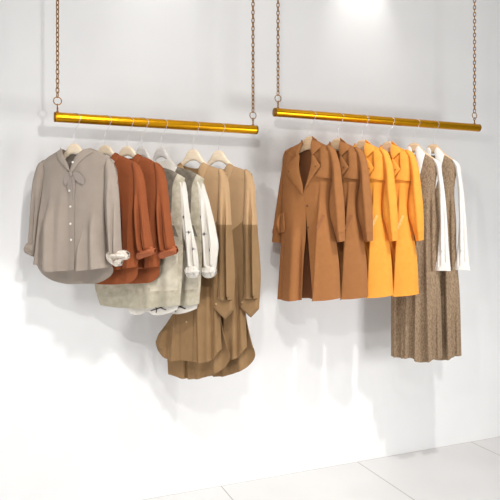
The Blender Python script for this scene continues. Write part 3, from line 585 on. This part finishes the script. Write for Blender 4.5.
    "sr": [(0.1324,-0.1143),(0.1745,-0.1468),(0.1876,-0.2224),(0.2071,-0.373),(0.2201,-0.5366),(0.2299,-0.7066),(0.2435,-0.8797,"co"),(0.1482,-0.8826,"c"),(0.1614,-0.7418),(0.1745,-0.5707),(0.1719,-0.4339),(0.1614,-0.2626),(0.1482,-0.18)],
    "sl": [(-0.1146,-0.1077),(-0.1562,-0.1413),(-0.1701,-0.2254),(-0.1868,-0.3662),(-0.198,-0.5358),(-0.205,-0.7127),(-0.2121,-0.8615,"co"),(-0.1353,-0.8594,"c"),(-0.1423,-0.6766),(-0.1423,-0.4655),(-0.1353,-0.2897),(-0.1215,-0.1706)],
    "cuf": [(0.1522,-0.8242,"c"),(0.237,-0.8221,"c"),(0.246,-0.8816,"c"),(0.1941,-0.8805),(0.1443,-0.8834,"c")],
    "folds": [{"l": [(0.0887,-0.5019),(0.0954,-0.9496),(0.1086,-1.4994)],"w": 0.014,"a": 0.02},{"l": [(0.1351,-1.0168),(0.139,-1.291),(0.1417,-1.524)],"w": 0.03,"a": 0.024,"s": -1},{"l": [(0.015,-0.3974),(0.015,-1.0219),(0.0096,-1.5358)],"w": 0.05,"a": 0.022,"s": 1},{"l": [(-0.0802,-0.431),(-0.0802,-1.0259),(-0.0802,-1.5298)],"w": 0.04,"a": 0.018,"s": 1},{"l": [(-0.0324,-0.5013),(-0.0392,-1.0242),(-0.046,-1.4989)],"w": 0.014,"a": 0.018},{"l": [(0.1614,-0.8103),(0.1679,-1.4669)],"w": 0.008,"a": 0.014},{"l": [(0.1152,-0.2614),(0.1086,-0.5708),(0.1152,-0.8801)],"w": 0.01,"a": -0.012},{"l": [(-0.1284,-0.8171),(-0.1284,-1.4919)],"w": 0.01,"a": 0.012}],
    "sf": [{"l": [(0.1614,-0.2969),(0.181,-0.5023),(0.1876,-0.7414)],"w": 0.007,"a": 0.008},{"l": [(0.1876,-0.3316),(0.2032,-0.5706),(0.2071,-0.8228)],"w": 0.006,"a": -0.009},{"l": [(0.1745,-0.5707),(0.1745,-0.851)],"w": 0.004,"a": -0.007}],
    "cf": [{"l": [(0.1941,-0.8232),(0.2006,-0.8776)],"w": 0.003,"a": -0.008}],
  },
}

ROD_Y = -0.35
ROD_LOW, ROD_HIGH = 2.333, 2.452
HANG = 0.14
ANG_LOW, ANG_HIGH = math.radians(42), math.radians(45)

# ---------------------------------------------------------------- the room
structure(box('wall_back', (-3.0, 0.0, -0.1), (7.0, 0.12, 3.9), M['wall']))
structure(box('floor', (-3.0, -5.0, -0.1), (7.0, 0.0, 0.0), M['tile']))
structure(box('ceiling', (-3.0, -5.0, 3.9), (7.0, 0.12, 4.0), M['wall']))

# ---------------------------------------------------------------- rails and chains
ROD_R = 0.027
def rail(x0, x1, z, chains, label):
    t = empty('hanging_rail', ((x0 + x1) / 2, ROD_Y, z), 0, label, 'clothes rail', 'gold clothes rails')
    h = (x1 - x0) / 2
    v, f = lathe_x([(-h + 0.008, ROD_R), (-h + 0.013, ROD_R), (h - 0.013, ROD_R), (h - 0.008, ROD_R)], 48)
    o = link_mesh('rod', v, f, M['gold'], t)
    for s in (-1, 1):
        v, f = lathe_x([(s * (h - 0.009), ROD_R + 0.0004), (s * (h - 0.002), ROD_R + 0.0004), (s * h, ROD_R - 0.001), (s * (h + 0.001), ROD_R * 0.4)], 48)
        link_mesh('end_cap', v, f, M['cap'], t)
    for cx in chains:
        lx = cx - (x0 + x1) / 2
        e = empty_part = None
        path = [(lx, 0, ROD_R - 0.006), (lx, 0, ROD_R + 0.028)]
        v1, f1 = tube(path, 0.0045, 10)
        ring = [(lx + 0.0, 0.009 * math.cos(a), ROD_R + 0.036 + 0.009 * math.sin(a)) for a in np.linspace(0, 2 * math.pi, 20, endpoint=False)]
        v2, f2 = tube(ring, 0.0028, 8, True)
        v3, f3 = lathe_x([(0, 0.009), (0.004, 0.0085), (0.006, 0.005)], 16)
        v3 = [(a[1] + lx, a[2], a[0] + ROD_R - 0.001) for a in v3]
        V = list(v1) + list(v2) + list(v3)
        F = list(f1) + [tuple(i + len(v1) for i in q) for q in f2] + [tuple(i + len(v1) + len(v2) for i in q) for q in f3]
        link_mesh('eye_bolt', V, F, M['brass'], t)
    return t
rail(0.2728, 1.4761, ROD_LOW, (0.291, 1.449), 'gold clothes rail on the left, the lower one, carrying shirts and tan dresses')
rail(1.5923, 3.2470, ROD_HIGH, (1.620, 3.205), 'gold clothes rail on the right, the higher one, carrying brown and orange coats')

def link_shape(half_l, half_w, r, n=28):
    path = []
    for a in np.linspace(0, 2 * math.pi, n, endpoint=False):
        c, s = math.cos(a), math.sin(a)
        path.append((half_w * math.copysign(abs(c) ** 0.8, c), 0, half_l * math.copysign(abs(s) ** 0.9, s)))
    return tube(path, r, 8, True)
LV, LF = link_shape(0.0156, 0.0082, 0.0028)
link_mesh_data = None
def chain(x, z_rod, label):
    global link_mesh_data
    z0 = z_rod + ROD_R + 0.036
    t = empty('chain', (x, ROD_Y, z0), 0, label, 'chain', 'brass chains holding the rails')
    ring = [(0.021 * math.cos(a), 0, 0.0255 + 0.021 * math.sin(a)) for a in np.linspace(0, 2 * math.pi, 32, endpoint=False)]
    v, f = tube(ring, 0.0027, 8, True)
    r = link_mesh('ring', v, f, M['brass'], t)
    z = 0.0255 + 0.021 + 0.0125; k = 0; top = 3.9 - z0
    while z < top - 0.03:
        if link_mesh_data is None:
            o = link_mesh('link', LV, LF, M['brass'], t); link_mesh_data = o.data
        else:
            o = bpy.data.objects.new('link', link_mesh_data); COL.objects.link(o); o.parent = t
        o.location = (0, 0, z); o.rotation_euler = (0, 0, math.radians((23 if k % 2 else -67) + 0.9 * k))
        z += 0.0252; k += 1
    v, f = tube([(0, 0, z - 0.012), (0.006, 0, z - 0.006), (0.004, 0, z + 0.004), (0, 0, z + 0.012), (0, 0, top)], 0.003, 8)
    link_mesh('ceiling_hook', v, f, M['brass'], t)
    return t
chain(0.291, ROD_LOW, 'brass chain at the left end of the left rail')
chain(1.449, ROD_LOW, 'brass chain at the right end of the left rail')
chain(1.620, ROD_HIGH, 'brass chain at the left end of the right rail')
chain(3.205, ROD_HIGH, 'brass chain at the right end of the right rail')

# ---------------------------------------------------------------- hangers
H_UP = [(0, 0), (0.02, -0.003), (0.038, -0.018), (0.055, -0.042), (0.08, -0.068), (0.12, -0.100), (0.155, -0.128), (0.168, -0.144)]
H_LO = [(0.162, -0.156), (0.12, -0.128), (0.08, -0.100), (0.045, -0.074), (0.02, -0.058), (0, -0.053)]
def hanger(x, z_rod, ang, mat, label, group, deep=0.0, wide=1.0):
    t = empty('clothes_hanger', (x, ROD_Y, z_rod - HANG), -ang, label, 'hanger', group)
    half = H_UP + [(a, b - deep * max(0, 1 - a / 0.12)) for a, b in H_LO]
    half = [(a * (1 - (1 - wide) * min(1, a / 0.1)), b) for a, b in half]
    outl = half + [(-a, b) for a, b in half[-2:0:-1]]
    pillow('hanger_body', outl, 0.007, 0.012, 0.0, (), mat, t, 0.006)
    ez = HANG                                        # hook goes round the rod, standing oblique to it
    a_, b_ = (ROD_R + 0.002) / math.sin(ang) , ROD_R + 0.0018
    path = [(0, 0, -0.01), (0, 0, 0.045), (0.002, 0, 0.065), (0.014, 0, 0.085), (0.030, 0, 0.104)]
    for d in range(-35, 206, 8):
        r = math.radians(d); path.append((a_ * math.cos(r), 0, ez + b_ * math.sin(r)))
    path.append((-a_ * 1.02, 0, ez - 0.022))
    v, f = tube(path, 0.0014, 8)
    link_mesh('hook', v, f, M['steel'], t)
    return t

GW, GG = 'pale wooden hangers', 'grey hangers of the felt vests'
X = dict(gray=DATA['gray']['X'], rust=(0.5465, 0.670), vest=(0.755, 0.868), tan=(1.0619, 1.2224),
         coat=(1.8478, 2.054, 2.247, 2.454), tweed=(2.6656, 2.8310))
hanger(X['gray'], ROD_LOW, ANG_LOW, M['wood'], 'pale wooden hanger inside the taupe shirt collar', GW)
hanger(X['rust'][0], ROD_LOW, ANG_LOW, M['wood'], 'pale wooden hanger of the first rust shirt, just right of the taupe shirt collar', GW)
hanger(X['rust'][1], ROD_LOW, ANG_LOW, M['wood'], 'pale wooden hanger of the second rust shirt, beside the grey hangers', GW)
hanger(X['vest'][0], ROD_LOW, ANG_LOW, M['grey_wood'], 'grey hanger mostly hidden behind the shoulder of the second rust shirt', GG, 0.0, 0.62)
hanger(X['vest'][1], ROD_LOW, ANG_LOW, M['grey_wood'], 'grey hanger standing clear above the felt vests with a white collar', GG, 0.0, 0.62)
hanger(X['tan'][0], ROD_LOW, ANG_LOW, M['wood'], 'pale wooden hanger of the first tan shirt dress, right of the felt vests', GW, 0.012, 0.85)
hanger(X['tan'][1], ROD_LOW, ANG_LOW, M['wood'], 'pale wooden hanger at the right end of the left rail, in the last tan dress', GW, 0.012, 0.85)
hanger(X['coat'][0], ROD_HIGH, ANG_HIGH, M['wood_tan'], 'pale wooden hanger in the open collar of the leftmost brown coat', GW, 0.03)
hanger(X['coat'][1], ROD_HIGH, ANG_HIGH, M['wood_tan'], 'pale wooden hanger in the second brown coat', GW, 0.03)
hanger(X['coat'][2], ROD_HIGH, ANG_HIGH, M['wood_tan'], 'wooden hanger in the first orange coat, next to the brown coats', GW, 0.03)
hanger(X['coat'][3], ROD_HIGH, ANG_HIGH, M['wood_tan'], 'wooden hanger in the second orange coat, next to the tweed dresses', GW, 0.03)
hanger(X['tweed'][0], ROD_HIGH, ANG_HIGH, M['wood_tan'], 'honey wooden hanger of the first tweed dress, just right of the orange coats', GW, 0.012)
hanger(X['tweed'][1], ROD_HIGH, ANG_HIGH, M['wood_tan'], 'honey wooden hanger at the right end of the right rail, in the last tweed dress', GW, 0.012)

# ---------------------------------------------------------------- garments
def base(x, z_rod): return (x, ROD_Y, z_rod - HANG)

def build_gray():
    D = DATA['gray']
    t = empty('button_shirt', base(X['gray'], ROD_LOW), -ANG_LOW, 'taupe grey button shirt with a neck bow and rolled cuffs, leftmost on the left rail', 'shirt')
    fs = Surface(D['front'], 0.045, 0.11, 0, 1, D['folds'], ripple=0.004, rip_f=38)
    bs = Surface(D['back'], 0.03, 0.11, 0, -1, (), ripple=0.006, rip_f=30)
    cloth('shirt_body', [sheet(D['front'], fs, 0.0055), sheet(D['back'], bs, 0.009, back=True)], M['gray'], t)
    patch('placket', D['placket'], fs, 0.004, M['gray'], t)
    patch('collar', D['cl'], fs, 0.006, M['gray'], t, bulge=0.006)
    patch('collar', D['cr'], fs, 0.006, M['gray'], t, bulge=0.006)
    b = patch('neck_bow', D['bow']['knot'], fs, 0.010, M['gray_ribbon'], t, 0.003, 0.004, 0.01); b['label'] = 'dark ribbon tied at the neck'
    for k, o in (('t1', 0.006), ('t2', 0.006), ('l1', 0.008), ('l2', 0.008)):
        r = patch('ribbon_tail' if k[0] == 't' else 'ribbon_loop', D['bow'][k], fs, o, M['gray_ribbon'], b, 0.003, 0.0015, 0.006, 0.002)
    for i, p in enumerate(D['btn']): button(fs, p, 0.0062, M['button_white'], t, 0.006 if i < 4 else 0.014)
    for k, n in (('l', -0.008), ('r', -0.022)):
        s, sf = pillow('sleeve', D['s' + k], 0.034, 0.035, n, D['sf'], M['gray'], t)
        c, _ = pillow('rolled_cuff', D['cuf' + k], 0.034, 0.02, n, D['cf'], M['gray_lining'] if k == 'r' else M['gray'], t, 0.004)
        if k == 'r': c['label'] = 'rolled cuff showing a pale printed lining'
    return t
build_gray()

def build_rust():
    D = DATA['rust']
    t = empty('rust_shirt', base(X['rust'][0], ROD_LOW), -ANG_LOW, 'rust brown shirt with rolled sleeves directly behind the taupe shirt', 'shirt', 'rust brown shirts')
    F, B = mirror_half(D['front']), mirror_half(D['back'])
    folds = D['folds'] + fliplines(D['folds'])
    fs = Surface(F, 0.032, 0.08, 0, 1, folds, ripple=0.003, rip_f=42)
    bs = Surface(B, 0.012, 0.08, 0, -1, (), ripple=0.003, rip_f=33)
    cloth('shirt_body', [sheet(F, fs, 0.007), sheet(B, bs, 0.009, back=True)], M['rust'], t)
    patch('collar', mirror_half(D['col']), fs, 0.004, M['rust'], t, bulge=0.006)
    for p in D['btn']: button(fs, (0.0, p[1]), 0.006, M['button_brown'], t)
    for s in (1, -1):
        ou, cu = (D['sr'], D['cuf']) if s > 0 else (flip(D['sr']), flip(D['cuf']))
        sf, cf = (D['sf'], D['cf']) if s > 0 else (fliplines(D['sf']), fliplines(D['cf']))
        y0 = -0.016 if s > 0 else 0.0
        pillow('sleeve', ou, 0.028, 0.03, y0, sf, M['rust'], t)
        pillow('rolled_cuff', cu, 0.03, 0.02, y0, cf, M['rust_cuff'], t, 0.004)
    return t
rust = build_rust()
copy_thing(rust, base(X['rust'][1], ROD_LOW), 'rust brown shirt with rolled sleeves next to the cream felt vests')

def build_vest(x, label, second):
    D = DATA['vest']
    t = empty('felt_vest', base(x, ROD_LOW), -ANG_LOW, label, 'vest', 'felt vests over white shirts')
    F, B = D['front'], D['back']
    fs = Surface(F, 0.014, 0.05, 0, 1, D['folds'], ripple=0.002, rip_f=30)
    bs = Surface(B, 0.012, 0.05, 0, -1, (), ripple=0.002, rip_f=30)
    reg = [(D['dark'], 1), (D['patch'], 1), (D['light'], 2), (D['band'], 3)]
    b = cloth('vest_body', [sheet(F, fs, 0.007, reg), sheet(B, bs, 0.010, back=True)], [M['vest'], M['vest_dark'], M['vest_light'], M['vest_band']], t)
    b['label'] = 'oatmeal felt with grey and pale patches'
    c = patch('collar', mirror_half(D['col']), fs, 0.003, M['white_shirt'], t, bulge=0.005); c['label'] = 'white shirt collar'
    hs = Surface(F, 0.001, 0.07, 0, 1, (), ripple=0.003, rip_f=44)
    h = patch('shirt_tail', D['hem'], hs, 0, M['white_shirt'], t, 0.007); h['label'] = 'white shirt tail below the vest hem'
    for tw in D['twigs']:
        patch('embroidered_twig', strip(tw, 0.006), hs, 0.003, M['thread'], h, 0.004, solid=0.001)
    for s in (1, -1):
        ou, cu, sf, cf, mo = (DATA['vest_two'] if second else D)['sr'], (DATA['vest_two'] if second else D)['cuf'], D['sf'], D['cf'], (DATA['vest_two'] if second else D)['motif']
        if second: sf, cf = DATA['vest_two']['sf'], DATA['vest_two']['cf']
        if s < 0: ou, cu, sf, cf, mo = flip(ou), flip(cu), fliplines(sf), fliplines(cf), [(-a, z) for a, z in mo]
        o, su = pillow('sleeve', ou, 0.022 if s > 0 else 0.012, 0.025, 0.006 if s > 0 else 0.004, sf if s > 0 else (), M['white_shirt'], t); o['label'] = 'white shirt sleeve'
        pillow('gathered_cuff', cu, 0.026 if s > 0 else 0.014, 0.02, 0.0, cf if s > 0 else (), M['white_shirt'], t, 0.004)
        for (a, z) in mo:
            r = 0.014
            star = []
            for q in range(8):
                rr = r if q % 2 == 0 else r * 0.3
                star.append((a + rr * 0.75 * math.sin(q * math.pi / 4), z + rr * math.cos(q * math.pi / 4), 'c'))
            patch('embroidered_star', star, su, 0.002, M['thread'], o, 0.004, solid=0.001)
    return t
build_vest(X['vest'][0], 'oatmeal patchwork felt vest over a white shirt, tucked behind the rust shirts', False)
build_vest(X['vest'][1], 'oatmeal patchwork felt vest over a white shirt, overlapping the tan dresses', True)

def build_tan():
    D = DATA['tan']
    t = empty('shirt_dress', base(X['tan'][0], ROD_LOW), -ANG_LOW, 'long tan shirt dress with lighter yoke, between the felt vests and its twin', 'dress', 'long tan shirt dresses')
    fs = Surface(D['front'], 0.036, 0.08, 0, 1, D['folds'], ripple=0.003, rip_f=40)
    bs = Surface(D['back'], 0.026, 0.08, 0, -1, [dict(l=f['l'], w=f['w'], a=-f['a']) for f in D['bf']], ripple=0.005, rip_f=36)
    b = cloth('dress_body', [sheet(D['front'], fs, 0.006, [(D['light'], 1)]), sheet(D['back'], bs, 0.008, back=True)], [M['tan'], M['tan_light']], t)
    b['label'] = 'camel body with a lighter yoke'
    patch('placket', D['placket'], fs, 0.004, M['tan'], t, 0.007)
    for k in 'lr': patch('collar', D['c' + k], fs, 0.004, M['tan_light'], t, bulge=0.008)
    for p in D['btn']: button(fs, p, 0.006, M['button_tan'], t, 0.007)
    for k, n in (('r', -0.028), ('l', 0.0)):
        ou = D['s' + k]; reg = [(D['slight'], 1)] if k == 'r' else [(D['sllight'], 1)]
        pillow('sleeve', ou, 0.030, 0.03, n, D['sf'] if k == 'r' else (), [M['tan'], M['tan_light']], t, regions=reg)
        c, cs = pillow('cuff', D['cuf'] if k == 'r' else D['cufl'], 0.024, 0.018, n, D['cf'] if k == 'r' else (), M['tan'], t, 0.004)
        if k == 'r': button(cs, D['btc'], 0.005, M['button_tan'], c, 0.002)
    return t
tan = build_tan()
copy_thing(tan, base(X['tan'][1], ROD_LOW), 'long tan shirt dress with lighter yoke, rightmost on the left rail')

def build_coat():
    D = DATA['coat']
    t = empty('coat', base(X['coat'][0], ROD_HIGH), -ANG_HIGH, 'brown wool coat showing its whole open front, leftmost on the right rail', 'coat', 'brown coats')
    fs = Surface(D['surf'], 0.05, 0.10, 0, 1, D['folds'])
    bs = Surface(D['back'], 0.030, 0.09, 0, -1, (), ripple=0.004, rip_f=25)
    bk = cloth('coat_back', [sheet(D['back'], bs, 0.010, [(D['facing'], 1)], back=True)], [M['brown_lining'], M['brown_facing']], t); bk['label'] = 'coat back, with shade painted into its colour below the waist'
    cloth('front_panel', [sheet(D['lf'], fs, 0.007, off=0.002)], M['brown'], t, 0.004)
    cloth('front_panel', [sheet(D['rf'], fs, 0.007, off=-0.004)], M['brown'], t, 0.004)
    neck = Surface(D['back'], 0.012, 0.03, 0, -1)
    patch('collar_stand', D['band'], neck, 0.0, M['brown_facing'], t)
    for k in 'lr':
        patch('collar', D['c' + k], fs, 0.018, M['brown'], t, bulge=0.004, R=0.03, solid=0.005)
        patch('lapel', D['l' + k], fs, 0.015, M['brown'], t, bulge=0.004, R=0.03, solid=0.006)
    patch('storm_flap', D['storm'], fs, 0.010, M['brown'], t, bulge=0.002, solid=0.005)
    patch('epaulette', D['epl'], fs, 0.008, M['brown'], t, 0.003)
    patch('pocket_flap', D['pocket'], fs, 0.009, M['brown'], t, bulge=0.006, solid=0.004)
    patch('pocket_welt', D['welt'], fs, 0.002, M['brown_welt'], t, 0.003)
    for i, p in enumerate(D['btn']): button(fs, p, 0.0065 if i < 2 else 0.0045, M['button_brown'], t, 0.008 if i < 2 else 0.026)
    for k, n in (('l', 0.014), ('r', -0.026)):
        o, su = pillow('sleeve', D['s' + k], 0.030, 0.035, n, D['sf'] if k == 'r' else (), M['brown'], t)
        patch('cuff_strap', D['strap' + k], su, 0.004, M['brown'], o, 0.003)
    return t
coat = build_coat()
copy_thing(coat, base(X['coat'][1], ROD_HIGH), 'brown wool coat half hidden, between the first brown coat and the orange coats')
ORANGE = {'brown_wool': M['orange'], 'brown_lining': M['orange_inside_shade'], 'brown_facing': M['orange_inside'], 'brown_welt': M['orange_welt'], 'brown_button': M['button_orange']}
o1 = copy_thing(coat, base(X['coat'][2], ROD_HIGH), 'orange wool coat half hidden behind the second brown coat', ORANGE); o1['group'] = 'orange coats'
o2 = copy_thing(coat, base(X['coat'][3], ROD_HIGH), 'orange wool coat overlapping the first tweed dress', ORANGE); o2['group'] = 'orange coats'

def build_tweed():
    D = DATA['tweed']
    t = empty('tweed_dress', base(X['tweed'][0], ROD_HIGH), -ANG_HIGH, 'long brown tweed dress with white sleeves, partly behind the second orange coat', 'dress', 'tweed dresses over white blouses')
    fs = Surface(D['front'], 0.034, 0.06, 0, 1, D['folds'], ripple=0.002, rip_f=50)
    bs = Surface(D['back'], 0.02, 0.06, 0, -1, (), ripple=0.004, rip_f=45)
    cloth('dress_body', [sheet(D['front'], fs, 0.006), sheet(D['back'], bs, 0.010, back=True)], M['tweed'], t)
    for k in 'lr':
        c = patch('collar', D['c' + k], fs, 0.004, M['blouse'], t, bulge=0.006); c['label'] = 'white blouse collar'
    for k, n in (('r', -0.012), ('l', 0.0)):
        o, su = pillow('sleeve', D['s' + k], 0.028, 0.03, n, D['sf'] if k == 'r' else (), M['blouse'], t); o['label'] = 'white blouse sleeve'
        if k == 'r': patch('cuff', D['cuf'], su, 0.003, M['blouse'], o, 0.004)
    return t
tweed = build_tweed()
copy_thing(tweed, base(X['tweed'][1], ROD_HIGH), 'long brown tweed dress with white sleeves, rightmost on the right rail')
